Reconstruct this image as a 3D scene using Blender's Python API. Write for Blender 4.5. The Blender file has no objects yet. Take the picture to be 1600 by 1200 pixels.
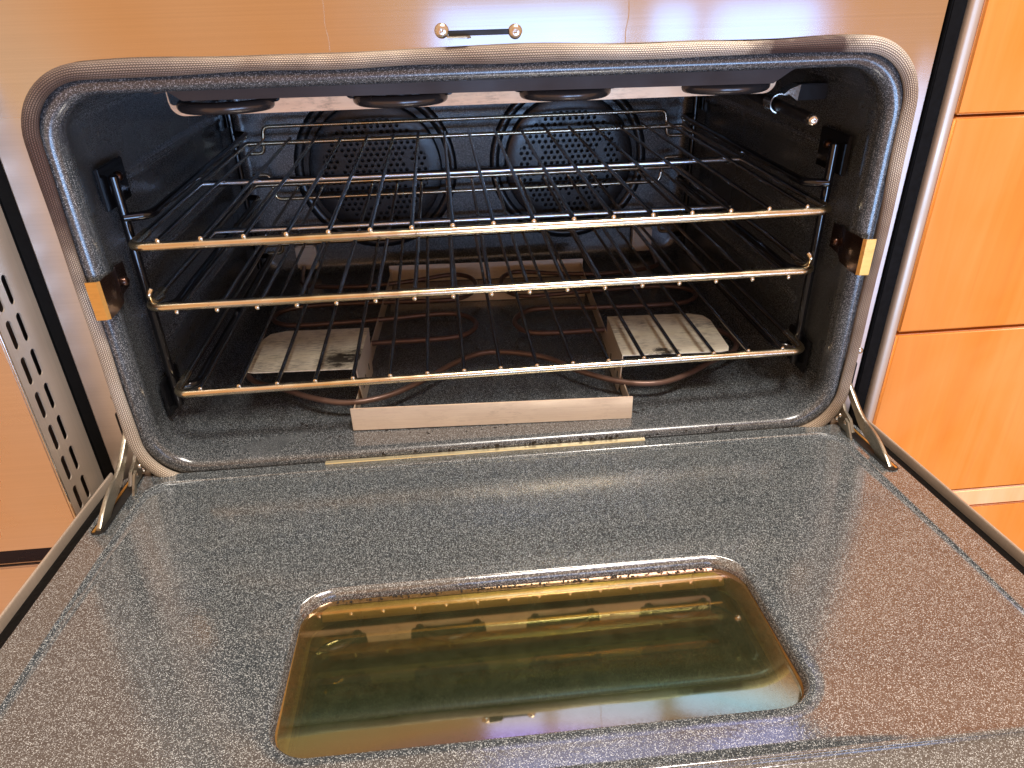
import bpy, bmesh, math, random
from mathutils import Vector, Matrix
random.seed(7)
S = bpy.context.scene
COL = S.collection
PI = math.pi
sin, cos = math.sin, math.cos

# ------------------------------------------------------------------ camera
cam_d = bpy.data.cameras.new('camera')
cam = bpy.data.objects.new('camera', cam_d)
COL.objects.link(cam)
R_, U_, B_ = (0.99495571, -0.09759294, -0.02321104), (0.06813238, 0.48759273, 0.8704087), (-0.07362821, -0.86759953, 0.49178241)
cam.matrix_world = Matrix(((R_[0], U_[0], B_[0], -0.0449), (R_[1], U_[1], B_[1], -0.6831), (R_[2], U_[2], B_[2], 0.4581), (0, 0, 0, 1)))
cam_d.sensor_width = 36.0
cam_d.lens = 1119.79 / 1600 * 36.0
cam_d.clip_start = 0.01
cam_d.clip_end = 100
S.camera = cam

# ------------------------------------------------------------------ ambient light, lamps, exposure
W = bpy.data.worlds.new('World')
S.world = W
W.use_nodes = True
bg = W.node_tree.nodes['Background']
wt = W.node_tree
wtc = wt.nodes.new('ShaderNodeTexCoord')
wno = wt.nodes.new('ShaderNodeTexNoise')
wno.inputs['Scale'].default_value = 2.2
wno.inputs['Detail'].default_value = 4
wno.inputs['Distortion'].default_value = 0.6
wra = wt.nodes.new('ShaderNodeValToRGB')
wra.color_ramp.elements[0].position, wra.color_ramp.elements[0].color = 0.36, (0.98, 0.44, 0.16, 1)
wra.color_ramp.elements[1].position, wra.color_ramp.elements[1].color = 0.64, (1.0, 0.70, 0.46, 1)
wt.links.new(wtc.outputs['Generated'], wno.inputs['Vector'])
wt.links.new(wno.outputs['Fac'], wra.inputs['Fac'])
wt.links.new(wra.outputs['Color'], bg.inputs[0])
bg.inputs[1].default_value = 0.90

def area(name, loc, aim, sx, sy, power, color):
    d = bpy.data.lights.new(name, 'AREA')
    d.shape = 'RECTANGLE'
    d.size, d.size_y, d.energy, d.color = sx, sy, power, color
    o = bpy.data.objects.new(name, d)
    COL.objects.link(o)
    o.location = loc
    o.rotation_euler = (Vector(aim) - Vector(loc)).to_track_quat('-Z', 'Y').to_euler()
    return o
# the glazed door across the kitchen: three bluish daylight panes low behind the camera
for x0, x1 in ((-0.04, 0.62), (0.755, 0.912), (0.985, 1.39)):
    for z0, z1, q in ((0.16, 0.37, 8.0), (-0.62, 0.12, 52.0)):  # brighter lower row is added as fill for the cavity
        area('window_and_fill_light', ((x0 + x1) / 2, -2.2, (z0 + z1) / 2), ((x0 + x1) / 2, 0, (z0 + z1) / 2), x1 - x0, z1 - z0, (x1 - x0) * (z1 - z0) * q, (0.12, 0.43, 1.0) if q < 10 else (0.30, 0.56, 1.0))
# the strip of high window above it
for x0, x1 in ((-0.02, 0.24), (0.29, 0.76), (0.85, 1.45)):
    area('high_window_light', ((x0 + x1) / 2, -1.6, 2.30), (0.2, 0.0, 0.2), x1 - x0, 0.24, (x1 - x0) * 0.24 * 13, (0.26, 0.40, 1.0))
# added overhead key light, set out of the steel panel's reflection
area('overhead_key_light', (0.50, -0.72, 2.45), (0.10, -0.20, 0.0), 0.9, 0.5, 95, (1.0, 0.93, 0.84))
S.view_settings.view_transform = 'Standard'
S.view_settings.look = 'None'
S.view_settings.exposure = 0.0
S.view_settings.gamma = 1.0
S.cycles.use_denoising = True
S.cycles.max_bounces = 10
S.cycles.sample_clamp_indirect = 6.0

# ------------------------------------------------------------------ materials
def newmat(name):
    m = bpy.data.materials.new(name)
    m.use_nodes = True
    nt = m.node_tree
    b = nt.nodes['Principled BSDF']
    return m, nt, b
def N(nt, kind, **kw):
    n = nt.nodes.new(kind)
    for k, v in kw.items():
        setattr(n, k, v)
    return n
def pos(nt, scale=(1, 1, 1)):
    g = N(nt, 'ShaderNodeTexCoord')
    mp = N(nt, 'ShaderNodeMapping')
    mp.inputs['Scale'].default_value = scale
    nt.links.new(g.outputs['Object'], mp.inputs['Vector'])
    return mp.outputs['Vector']
def noise(nt, vec, scale, detail=2.0, rough=0.5, dist=0.0):
    n = N(nt, 'ShaderNodeTexNoise')
    n.inputs['Scale'].default_value = scale
    n.inputs['Detail'].default_value = detail
    n.inputs['Roughness'].default_value = rough
    n.inputs['Distortion'].default_value = dist
    nt.links.new(vec, n.inputs['Vector'])
    return n.outputs['Fac']
def ramp(nt, fac, stops, interp='LINEAR'):
    r = N(nt, 'ShaderNodeValToRGB')
    cr = r.color_ramp
    cr.interpolation = interp
    while len(cr.elements) < len(stops):
        cr.elements.new(0.5)
    for e, (p, c) in zip(cr.elements, stops):
        e.position = p
        e.color = tuple(c) + (1,) if len(c) == 3 else c
    nt.links.new(fac, r.inputs['Fac'])
    return r.outputs['Color']
def g(v):
    return (v, v, v)
def mix(nt, fac, a, b, mode='MIX'):
    n = N(nt, 'ShaderNodeMix', data_type='RGBA', blend_type=mode)
    for sock, v in ((n.inputs[0], fac), (n.inputs[6], a), (n.inputs[7], b)):
        if hasattr(v, 'type') and hasattr(v, 'node'):
            nt.links.new(v, sock)
        elif isinstance(v, (int, float)):
            sock.default_value = v
        else:
            sock.default_value = tuple(v) + (1,)
    return n.outputs[2]
def math_(nt, op, a, b=None, c=None):
    n = N(nt, 'ShaderNodeMath', operation=op)
    for i, v in enumerate((a, b, c)):
        if v is None:
            continue
        if hasattr(v, 'node'):
            nt.links.new(v, n.inputs[i])
        else:
            n.inputs[i].default_value = v
    return n.outputs[0]
def bump(nt, b, height, strength=0.3, dist=0.001):
    n = N(nt, 'ShaderNodeBump')
    n.inputs['Strength'].default_value = strength
    n.inputs['Distance'].default_value = dist
    nt.links.new(height, n.inputs['Height'])
    nt.links.new(n.outputs['Normal'], b.inputs['Normal'])

def simple(name, col, rough=0.5, metal=0.0, ior=1.5, var=0.25, vscale=60):
    m, nt, b = newmat(name)
    v = pos(nt)
    f = noise(nt, v, vscale, 3)
    nt.links.new(mix(nt, f, [c * (1 - var) for c in col], [min(1, c * (1 + var)) for c in col]), b.inputs['Base Color'])
    nt.links.new(ramp(nt, noise(nt, v, vscale * 2.3, 3), [(0.3, g(rough * 0.8)), (0.7, g(min(1, rough * 1.25)))]), b.inputs['Roughness'])
    b.inputs['Metallic'].default_value = metal
    b.inputs['IOR'].default_value = ior
    return m

def porcelain(name, base, fleck, rough, density, dirt=0.0, ior=1.9, haze=0.0):
    """dark enamel with pale flecks"""
    m, nt, b = newmat(name)
    v = pos(nt)
    vo = N(nt, 'ShaderNodeTexVoronoi')
    vo.inputs['Scale'].default_value = 1300
    nt.links.new(v, vo.inputs['Vector'])
    sep = N(nt, 'ShaderNodeSeparateColor')
    nt.links.new(vo.outputs['Color'], sep.inputs[0])
    d = ramp(nt, vo.outputs['Distance'], [(0.30, g(1)), (0.55, g(0))])
    pick = ramp(nt, sep.outputs[0], [(1 - density, g(0)), (1 - density * 0.55, g(0.35)), (1.0, g(1))])
    fl = mix(nt, 1.0, d, pick, 'MULTIPLY')
    blot = noise(nt, v, 420, 2)
    cb = mix(nt, blot, [c * 0.55 for c in base], [c * 1.5 for c in base])
    col = mix(nt, fl, cb, fleck)
    if haze > 0:      # wiped-on film of dust
        hz = ramp(nt, noise(nt, pos(nt, (1.2, 6.0, 1)), 3.2, 5, 0.6, 0.8), [(0.40, g(0)), (0.72, g(haze))])
        col = mix(nt, hz, col, (0.62, 0.58, 0.50))
    if dirt > 0:
        sp = ramp(nt, noise(nt, pos(nt, (1, 1.6, 1)), 95, 4, 0.65, 0.6), [(0.70 - dirt * 0.05, g(0)), (0.735 - dirt * 0.05, g(1))])
        big = ramp(nt, noise(nt, v, 7, 2), [(0.42, g(0)), (0.6, g(1))])
        col = mix(nt, mix(nt, 1.0, sp, big, 'MULTIPLY'), col, (0.010, 0.007, 0.005))
    nt.links.new(col, b.inputs['Base Color'])
    nt.links.new(ramp(nt, noise(nt, v, 9, 4), [(0.3, g(rough * 0.8)), (0.7, g(rough * 1.3))]), b.inputs['Roughness'])
    b.inputs['IOR'].default_value = ior
    bump(nt, b, noise(nt, v, 260, 2), 0.10, 0.0006)
    return m

def steel(name, col, rough=0.22, axis='x', stains=0.0, stain_col=(0.08, 0.05, 0.03), metal=1.0, brush=0.25, streak=0.12):
    m, nt, b = newmat(name)
    sc = {'x': (3, 420, 520), 'y': (420, 3, 520), 'z': (520, 420, 3)}[axis]
    v = pos(nt, sc)
    f = noise(nt, v, 1.0, 3)
    v0 = pos(nt)
    c = mix(nt, f, [k * (1 - streak) for k in col], [min(1, k * (1 + streak)) for k in col])
    c = mix(nt, ramp(nt, noise(nt, v0, 11, 4), [(0.35, g(0)), (0.75, g(0.25))]), c, [k * 0.8 for k in col])
    if stains > 0:
        s1 = ramp(nt, noise(nt, pos(nt, (0.22, 1.2, 1)), 330, 8, 0.75, 0.15), [(0.50 - 0.09 * stains, g(0)), (0.68 - 0.07 * stains, g(0.85))])
        s2 = ramp(nt, noise(nt, v0, 26, 4, 0.6), [(0.42, g(0)), (0.66, g(0.25 + 0.75 * min(1, stains)))])
        c = mix(nt, mix(nt, 1.0, s1, s2, 'MULTIPLY'), c, stain_col)
    for (cx, cy, r1) in ((-0.188, 0.108, 0.030), (-0.168, 0.116, 0.016), (0.205, 0.070, 0.015)) if name == 'steel_shield' else ():
        vd = N(nt, 'ShaderNodeVectorMath', operation='DISTANCE')
        nt.links.new(v0, vd.inputs[0])
        vd.inputs[1].default_value = (cx, cy, 0.0605)
        dd = math_(nt, 'ADD', vd.outputs['Value'], math_(nt, 'MULTIPLY', math_(nt, 'SUBTRACT', noise(nt, pos(nt, (0.6, 1.3, 1)), 120, 6, 0.75), 0.5), 0.075))
        mr = N(nt, 'ShaderNodeMapRange')
        nt.links.new(dd, mr.inputs[0])
        mr.inputs[1].default_value, mr.inputs[2].default_value, mr.inputs[3].default_value, mr.inputs[4].default_value = r1 * 0.3, r1, 0.95, 0.0
        c = mix(nt, mr.outputs[0], c, (0.018, 0.012, 0.008))
    nt.links.new(c, b.inputs['Base Color'])
    b.inputs['Metallic'].default_value = metal
    nt.links.new(ramp(nt, noise(nt, v0, 14, 4), [(0.25, g(rough * 0.75)), (0.75, g(rough * 1.3))]), b.inputs['Roughness'])
    bump(nt, b, f, brush, 0.0004)
    if name == 'steel_front':
        r0 = [l for l in nt.links if l.to_socket == b.inputs['Roughness']][0].from_socket
        sp = N(nt, 'ShaderNodeSeparateXYZ')
        nt.links.new(v0, sp.inputs[0])
        def mr(x, a, b_):
            n = N(nt, 'ShaderNodeMapRange')
            nt.links.new(x, n.inputs[0])
            n.inputs[1].default_value, n.inputs[2].default_value = a, b_
            return n.outputs[0]
        side = math_(nt, 'MULTIPLY', mr(math_(nt, 'ABSOLUTE', sp.outputs[0]), 0.390, 0.402), mr(sp.outputs[2], 0.405, 0.345))
        nt.links.new(mix(nt, side, r0, g(0.36)), b.inputs['Roughness'])
    return m

def wood(name, dark, mid, light):
    m, nt, b = newmat(name)
    f = noise(nt, pos(nt, (26, 26, 1.6)), 1.0, 5, 0.6, 0.8)
    f2 = noise(nt, pos(nt, (160, 160, 5)), 1.0, 4, 0.6)
    f3 = noise(nt, pos(nt, (4.5, 4.5, 3.4)), 1.0, 4, 0.5, 1.4)
    c = ramp(nt, f, [(0.25, dark), (0.5, mid), (0.8, light)])
    c = mix(nt, ramp(nt, f3, [(0.38, g(0)), (0.70, g(0.45))]), c, (light[0] * 1.03, light[1] * 1.15, light[2] * 1.6))
    c = mix(nt, ramp(nt, f2, [(0.55, g(0)), (0.8, g(0.16))]), c, [k * 0.55 for k in dark])
    nt.links.new(c, b.inputs['Base Color'])
    b.inputs['Roughness'].default_value = 0.33
    bump(nt, b, f2, 0.05, 0.0004)
    return m

M = {}
M['porcelain_door'] = porcelain('porcelain_door', (0.036, 0.045, 0.052), (0.64, 0.70, 0.72), 0.14, 0.74, 0.2, 2.35, 0.035)
M['porcelain_cavity'] = porcelain('porcelain_cavity', (0.036, 0.042, 0.047), (0.52, 0.55, 0.57), 0.23, 0.64, 0.5, 1.75)
M['black_enamel'] = simple('black_enamel', (0.006, 0.006, 0.007), 0.10, 0, 1.6, 0.3, 40)
M['black'] = simple('black', (0.008, 0.008, 0.008), 0.5, 0, 1.45, 0.4, 30)
M['rubber_gap_black'] = simple('rubber_gap_black', (0.003, 0.003, 0.003), 0.6, 0, 1.2, 0.4, 90)  # seal rubber, also the painted dark of the side gaps
M['steel_front'] = steel('steel_front', (0.70, 0.66, 0.63), 0.105, 'x', 0, brush=0.006, streak=0.08)
M['steel_side'] = steel('steel_side', (0.56, 0.47, 0.38), 0.45, 'z', 0.0, metal=0.6, brush=0.02)
M['steel_door_left'] = steel('steel_door_left', (0.70, 0.58, 0.50), 0.28, 'x', 0, brush=0.015, streak=0.08)
M['steel_tan'] = steel('steel_tan', (0.95, 0.77, 0.62), 0.42, 'x', 0.15, (0.24, 0.15, 0.10), 0.5, 0.2, 0.14)
M['steel_shield'] = steel('steel_shield', (0.95, 0.84, 0.68), 0.50, 'x', 0.9, (0.05, 0.036, 0.026), 0.3, 0.2, 0.18)
M['steel_brown'] = steel('steel_brown', (0.040, 0.026, 0.021), 0.6, 'x', 0.3, (0.02, 0.013, 0.012), 0.0)
M['steel_skirt'] = steel('steel_skirt', (0.98, 0.62, 0.38), 0.5, 'x', 0.5, (0.10, 0.05, 0.03), 0.2)
M['steel_gold'] = steel('steel_gold', (0.74, 0.40, 0.10), 0.34, 'x', 0.4, (0.26, 0.10, 0.02), 0.8)
M['steel_pale'] = steel('steel_pale', (0.95, 0.82, 0.55), 0.3, 'x', 0.2, (0.3, 0.2, 0.1), 0.8)
M['steel_brownclip'] = steel('steel_brownclip', (0.10, 0.055, 0.04), 0.25, 'y', 0.2, (0.02, 0.012, 0.01), 0.9)
M['hinge_steel'] = steel('hinge_steel', (0.42, 0.39, 0.32), 0.32, 'y', 0.7, (0.07, 0.055, 0.04), 0.9)
M['screw'] = simple('screw', (0.72, 0.66, 0.58), 0.22, 1.0, 1.5, 0.1, 200)
M['element_bake'] = simple('element_bake', (0.150, 0.090, 0.070), 0.38, 0.45, 1.5, 0.3, 80)
M['element_broil'] = simple('element_broil', (0.075, 0.065, 0.062), 0.22, 0.6, 1.5, 0.25, 60)
M['probe'] = simple('probe', (0.03, 0.027, 0.026), 0.4, 0.6, 1.5, 0.3, 80)
M['fan'] = porcelain('fan', (0.011, 0.013, 0.016), (0.07, 0.08, 0.09), 0.26, 0.25, 0, 1.55)
M['wood'] = wood('wood', (0.62, 0.180, 0.014), (0.70, 0.230, 0.024), (0.76, 0.30, 0.060))
M['wood_pale'] = wood('wood_pale', (0.72, 0.33, 0.10), (0.85, 0.45, 0.18), (0.92, 0.56, 0.28))

def rack_metal():
    m, nt, b = newmat('rack_wire')
    v = pos(nt)
    c = mix(nt, ramp(nt, noise(nt, v, 9, 4), [(0.35, g(0)), (0.65, g(1))]), (0.72, 0.58, 0.34), (0.80, 0.72, 0.60))
    c = mix(nt, ramp(nt, noise(nt, v, 150, 4, 0.7), [(0.62, g(0)), (0.72, g(0.8))]), c, (0.12, 0.08, 0.05))
    nt.links.new(c, b.inputs['Base Color'])
    b.inputs['Metallic'].default_value = 1.0
    nt.links.new(ramp(nt, noise(nt, v, 40, 3), [(0.3, g(0.14)), (0.7, g(0.30))]), b.inputs['Roughness'])
    return m
M['rack'] = rack_metal()
M['rack_grey'] = steel('rack_grey', (0.66, 0.70, 0.76), 0.22, 'x', 0.3, (0.10, 0.07, 0.05), 1.0, 0.03)  # bluish copy of the rack wire, window reflection put into its colour
M['rod'] = steel('rod', (0.38, 0.35, 0.32), 0.20, 'y', 0.3, (0.06, 0.04, 0.03), 1.0, 0.05)  # darker copy of the rack wire, the dark cavity's reflection put into its colour

def braid():
    """glass-fibre sleeve: rows of stitches along u, stained brown by heat"""
    m, nt, b = newmat('braided_sleeve')
    uv = N(nt, 'ShaderNodeUVMap')
    sep = N(nt, 'ShaderNodeSeparateXYZ')
    nt.links.new(uv.outputs[0], sep.inputs[0])
    u, v = sep.outputs[0], sep.outputs[1]      # u in metres, v 0..1 around
    rows = 22.0
    vr = math_(nt, 'MULTIPLY', v, rows)
    row = math_(nt, 'FLOOR', vr)
    vin = math_(nt, 'FRACT', vr)
    odd = math_(nt, 'MODULO', row, 2.0)
    slant = math_(nt, 'MULTIPLY', math_(nt, 'SUBTRACT', math_(nt, 'MULTIPLY', odd, 2.0), 1.0), math_(nt, 'MULTIPLY', vin, 0.45))
    us = math_(nt, 'FRACT', math_(nt, 'ADD', math_(nt, 'MULTIPLY', u, 1 / 0.0023), slant))
    hu = math_(nt, 'SINE', math_(nt, 'MULTIPLY', us, PI))
    hv = math_(nt, 'SINE', math_(nt, 'MULTIPLY', vin, PI))
    h = math_(nt, 'MULTIPLY', math_(nt, 'ADD', 0.20, math_(nt, 'MULTIPLY', hu, 0.80)), math_(nt, 'POWER', hv, 0.9))
    p = pos(nt)
    st = noise(nt, p, 6.5, 4, 0.55, 0.3)
    tint = ramp(nt, st, [(0.30, (0.30, 0.20, 0.14)), (0.42, (0.50, 0.39, 0.28)), (0.52, (0.66, 0.56, 0.43)), (0.72, (0.78, 0.71, 0.60))])
    # scorched stretches of the sleeve
    tc = N(nt, 'ShaderNodeTexCoord')
    for (cx, cz, r0, r1, k) in ((-0.33, 0.400, 0.05, 0.20, 0.72), (-0.395, 0.315, 0.03, 0.12, 0.95), (0.285, 0.402, 0.018, 0.055, 1.0), (-0.02, 0.400, 0.04, 0.14, 0.40), (0.395, 0.10, 0.03, 0.12, 0.35)):
        vd = N(nt, 'ShaderNodeVectorMath', operation='DISTANCE')
        nt.links.new(tc.outputs['Object'], vd.inputs[0])
        vd.inputs[1].default_value = (cx, -0.007, cz)
        dd = math_(nt, 'ADD', vd.outputs['Value'], math_(nt, 'MULTIPLY', math_(nt, 'SUBTRACT', noise(nt, p, 42, 4), 0.5), 0.10))
        mr = N(nt, 'ShaderNodeMapRange')
        nt.links.new(dd, mr.inputs[0])
        mr.inputs[1].default_value, mr.inputs[2].default_value, mr.inputs[3].default_value, mr.inputs[4].default_value = r0, r1, k, 0.0
        tint = mix(nt, mr.outputs[0], tint, (0.085, 0.040, 0.030))
    gap = mix(nt, 1.0, tint, (0.15, 0.12, 0.10), 'MULTIPLY')
    col = mix(nt, ramp(nt, h, [(0.15, g(0)), (0.80, g(1))]), gap, tint)
    nt.links.new(col, b.inputs['Base Color'])
    b.inputs['Roughness'].default_value = 0.55
    bump(nt, b, h, 0.8, 0.0007)
    return m
M['braid'] = braid()

def coated_glass():
    """clear pane with an interference coating: mostly see-through, tinted mirror on top"""
    m, nt, b = newmat('coated_glass')
    out = nt.nodes['Material Output']
    nt.nodes.remove(b)
    lw = N(nt, 'ShaderNodeLayerWeight')
    lw.inputs['Blend'].default_value = 0.5
    tint = ramp(nt, lw.outputs['Facing'], [(0.12, (0.45, 0.95, 0.75)), (0.160, (0.55, 0.85, 1.0)), (0.188, (0.62, 0.34, 1.0)), (0.215, (0.80, 0.65, 0.42)), (0.25, (0.55, 0.82, 0.48)), (0.285, (1.0, 0.80, 0.30)), (0.36, (1.0, 0.55, 0.45))])
    gl = N(nt, 'ShaderNodeBsdfGlossy')
    gl.inputs['Roughness'].default_value = 0.03
    nt.links.new(tint, gl.inputs['Color'])
    tr = N(nt, 'ShaderNodeBsdfTransparent')
    tr.inputs['Color'].default_value = (0.66, 0.76, 0.54, 1)
    df = N(nt, 'ShaderNodeBsdfDiffuse')
    df.inputs['Color'].default_value = (0.12, 0.14, 0.07, 1)  # green haze of the outer pane's reflection put into the film
    v = pos(nt)
    film = ramp(nt, noise(nt, v, 75, 6, 0.75, 0.3), [(0.35, g(0.07)), (0.80, g(0.17))])
    specks = ramp(nt, noise(nt, v, 420, 2), [(0.74, g(0)), (0.80, g(0.5))])
    m1 = N(nt, 'ShaderNodeMixShader')
    m1.inputs[0].default_value = 0.48
    nt.links.new(tr.outputs[0], m1.inputs[1])
    nt.links.new(gl.outputs[0], m1.inputs[2])
    m2 = N(nt, 'ShaderNodeMixShader')
    nt.links.new(mix(nt, 1.0, film, specks, 'ADD'), m2.inputs[0])
    nt.links.new(m1.outputs[0], m2.inputs[1])
    nt.links.new(df.outputs[0], m2.inputs[2])
    # baked-on grime round the edge of the pane
    sp = N(nt, 'ShaderNodeSeparateXYZ')
    nt.links.new(v, sp.inputs[0])
    def mr(x, a, b_):
        n = N(nt, 'ShaderNodeMapRange')
        nt.links.new(x, n.inputs[0])
        n.inputs[1].default_value, n.inputs[2].default_value = a, b_
        return n.outputs[0]
    e = math_(nt, 'MAXIMUM', mr(math_(nt, 'ABSOLUTE', sp.outputs[0]), 0.166, 0.190), mr(math_(nt, 'ABSOLUTE', math_(nt, 'ADD', sp.outputs[1], 0.308)), 0.060, 0.080))
    gr = math_(nt, 'MULTIPLY', math_(nt, 'POWER', e, 1.6), mr(noise(nt, v, 260, 6, 0.75), 0.30, 0.62))
    gd = N(nt, 'ShaderNodeBsdfDiffuse')
    gd.inputs['Color'].default_value = (0.085, 0.045, 0.016, 1)
    m3 = N(nt, 'ShaderNodeMixShader')
    nt.links.new(gr, m3.inputs[0])
    nt.links.new(m2.outputs[0], m3.inputs[1])
    nt.links.new(gd.outputs[0], m3.inputs[2])
    nt.links.new(m3.outputs[0], out.inputs['Surface'])
    return m
M['glass'] = coated_glass()
M['tunnel'] = steel('tunnel', (0.42, 0.25, 0.075), 0.40, 'x', 0.6, (0.10, 0.05, 0.02), 0.45)
M['steel_lit_band'] = steel('steel_lit_band', (1.0, 0.50, 0.17), 0.38, 'x', 0.5, (0.22, 0.10, 0.03), 0.6)  # bright colour painting the light on the far tunnel wall
M['outer_pane'] = simple('outer_pane', (0.012, 0.015, 0.010), 0.06, 0, 1.6, 0.2, 30)  # opaque dark colour stands in for the dim floor below

# ------------------------------------------------------------------ mesh helpers
def empty(name, loc=(0, 0, 0), parent=None):
    o = bpy.data.objects.new(name, None)
    COL.objects.link(o)
    o.location = loc
    o.empty_display_size = 0.05
    if parent:
        o.parent = parent
    return o
def tag(o, label, cat, group=None):
    o['label'] = label
    o['category'] = cat
    if group:
        o['group'] = group
    return o
def obj(name, vf, mat, parent=None, smooth=True, uv=None, angle=40, local=None):
    verts, faces = vf
    me = bpy.data.meshes.new(name)
    me.from_pydata([tuple(v) for v in verts], [], faces)
    if uv is not None:
        l = me.uv_layers.new(name='UVMap')
        i = 0
        for f in uv:
            for c in f:
                l.data[i].uv = c
                i += 1
    bm = bmesh.new()
    bm.from_mesh(me)
    bmesh.ops.recalc_face_normals(bm, faces=bm.faces)
    bm.to_mesh(me)
    bm.free()
    if smooth:
        me.polygons.foreach_set('use_smooth', [True] * len(me.polygons))
        try:
            me.set_sharp_from_angle(angle=math.radians(angle))
        except Exception:
            pass
    me.materials.append(M[mat] if isinstance(mat, str) else mat)
    o = bpy.data.objects.new(name, me)
    COL.objects.link(o)
    if parent is not None:
        o.parent = parent
        if local is None:
            pw = Vector((0, 0, 0))
            q = parent
            while q:
                pw += q.location
                q = q.parent
            o.location = -pw          # vertices are given in world coordinates
    return o
def join(*vfs):
    V, F = [], []
    for v, f in vfs:
        k = len(V)
        V += list(v)
        F += [tuple(i + k for i in q) for q in f]
    return V, F
def xf(vf, fn):
    return [fn(*v) for v in vf[0]], vf[1]
def box(x0, x1, y0, y1, z0, z1, bev=0.0015, seg=2):
    bm = bmesh.new()
    bmesh.ops.create_cube(bm, size=1)
    for v in bm.verts:
        v.co = Vector(((x0 + x1) / 2 + v.co.x * (x1 - x0), (y0 + y1) / 2 + v.co.y * (y1 - y0), (z0 + z1) / 2 + v.co.z * (z1 - z0)))
    if bev:
        bmesh.ops.bevel(bm, geom=bm.edges[:], offset=bev, segments=seg, affect='EDGES', clamp_overlap=True)
    bm.verts.index_update()
    r = [tuple(v.co) for v in bm.verts], [tuple(v.index for v in f.verts) for f in bm.faces]
    bm.free()
    return r
def rrect(x0, x1, z0, z1, r, n=8, per=1):
    """rounded rectangle, counter-clockwise; per = straight subdivisions"""
    pts = []
    for cx, cz, a in ((x1 - r, z0 + r, -PI / 2), (x1 - r, z1 - r, 0), (x0 + r, z1 - r, PI / 2), (x0 + r, z0 + r, PI)):
        for i in range(n + 1):
            t = a + PI / 2 * i / n
            pts.append((cx + r * cos(t), cz + r * sin(t)))
    return pts
def loft(loops, cap0=False, cap1=False, closed=True):
    n = len(loops[0])
    V = [p for l in loops for p in l]
    F = []
    for k in range(len(loops) - 1):
        for i in range(n if closed else n - 1):
            j = (i + 1) % n
            F.append((k * n + i, k * n + j, (k + 1) * n + j, (k + 1) * n + i))
    if cap0:
        F.append(tuple(range(n)))
    if cap1:
        F.append(tuple((len(loops) - 1) * n + i for i in range(n)))
    return V, F
def fillet(pts, r, n=6, closed=False):
    P = [Vector(p) for p in pts]
    out = []
    m = len(P)
    for i in range(m):
        if not closed and i in (0, m - 1):
            out.append(P[i])
            continue
        a, b, c = P[i - 1], P[i], P[(i + 1) % m]
        u, w = (a - b), (c - b)
        ru = min(r, u.length * 0.49, w.length * 0.49)
        u.normalize()
        w.normalize()
        ang = u.angle(w)
        if ang > PI - 0.02:
            out.append(b)
            continue
        p0, p1 = b + u * ru, b + w * ru
        for k in range(n + 1):
            t = k / n
            out.append(p0 * (1 - t) ** 2 + b * 2 * t * (1 - t) + p1 * t * t)
    return out
def tube(pts, r, seg=10, closed=False, cap=True, flat=None):
    P = [Vector(p) for p in pts]
    m = len(P)
    def tan(i):
        if closed:
            return (P[(i + 1) % m] - P[i - 1]).normalized()
        return (P[min(i + 1, m - 1)] - P[max(i - 1, 0)]).normalized()
    t0 = tan(0)
    nrm = t0.cross(Vector((0, 0, 1)))
    if nrm.length < 0.1:
        nrm = t0.cross(Vector((1, 0, 0)))
    nrm.normalize()
    loops = []
    for i in range(m):
        t = tan(i)
        nrm = (nrm - t * nrm.dot(t)).normalized()
        bi = t.cross(nrm)
        loops.append([P[i] + (nrm * cos(2 * PI * k / seg) + bi * sin(2 * PI * k / seg)) * r for k in range(seg)])
    if closed:
        loops.append(loops[0])
        return loft(loops)
    if cap:      # slightly domed ends
        e0 = [P[0] + (q - P[0]) * 0.55 - tan(0) * r * 0.35 for q in loops[0]]
        e1 = [P[-1] + (q - P[-1]) * 0.55 + tan(m - 1) * r * 0.35 for q in loops[-1]]
        loops = [e0] + loops + [e1]
    return loft(loops, cap, cap)
def prism(poly, fn, d0, d1, bev=0.0):
    """poly 2-D outline -> slab between depths d0 and d1; fn(a, b, d) -> world"""
    if bev:
        cx = sum(p[0] for p in poly) / len(poly)
        cy = sum(p[1] for p in poly) / len(poly)
        def shrink(p):
            v = Vector((p[0] - cx, p[1] - cy))
            l = max(v.length, 1e-6)
            v *= max(0.0, (l - bev)) / l
            return (cx + v.x, cy + v.y)
        inn = [shrink(p) for p in poly]
        loops = [[fn(a, b, d0) for a, b in inn], [fn(a, b, d0 + bev * (1 if d1 > d0 else -1)) for a, b in poly],
                 [fn(a, b, d1 - bev * (1 if d1 > d0 else -1)) for a, b in poly], [fn(a, b, d1) for a, b in inn]]
    else:
        loops = [[fn(a, b, d0) for a, b in poly], [fn(a, b, d1) for a, b in poly]]
    return loft(loops, True, True)
def catmull(pts, n=8):
    P = [Vector(p) for p in pts]
    out = []
    for i in range(len(P) - 1):
        a, b, c, d = P[max(i - 1, 0)], P[i], P[i + 1], P[min(i + 2, len(P) - 1)]
        for k in range(n):
            t = k / n
            out.append(0.5 * ((2 * b) + (c - a) * t + (2 * a - 5 * b + 4 * c - d) * t * t + (3 * b - a - 3 * c + d) * t ** 3))
    out.append(P[-1])
    return out
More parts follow.
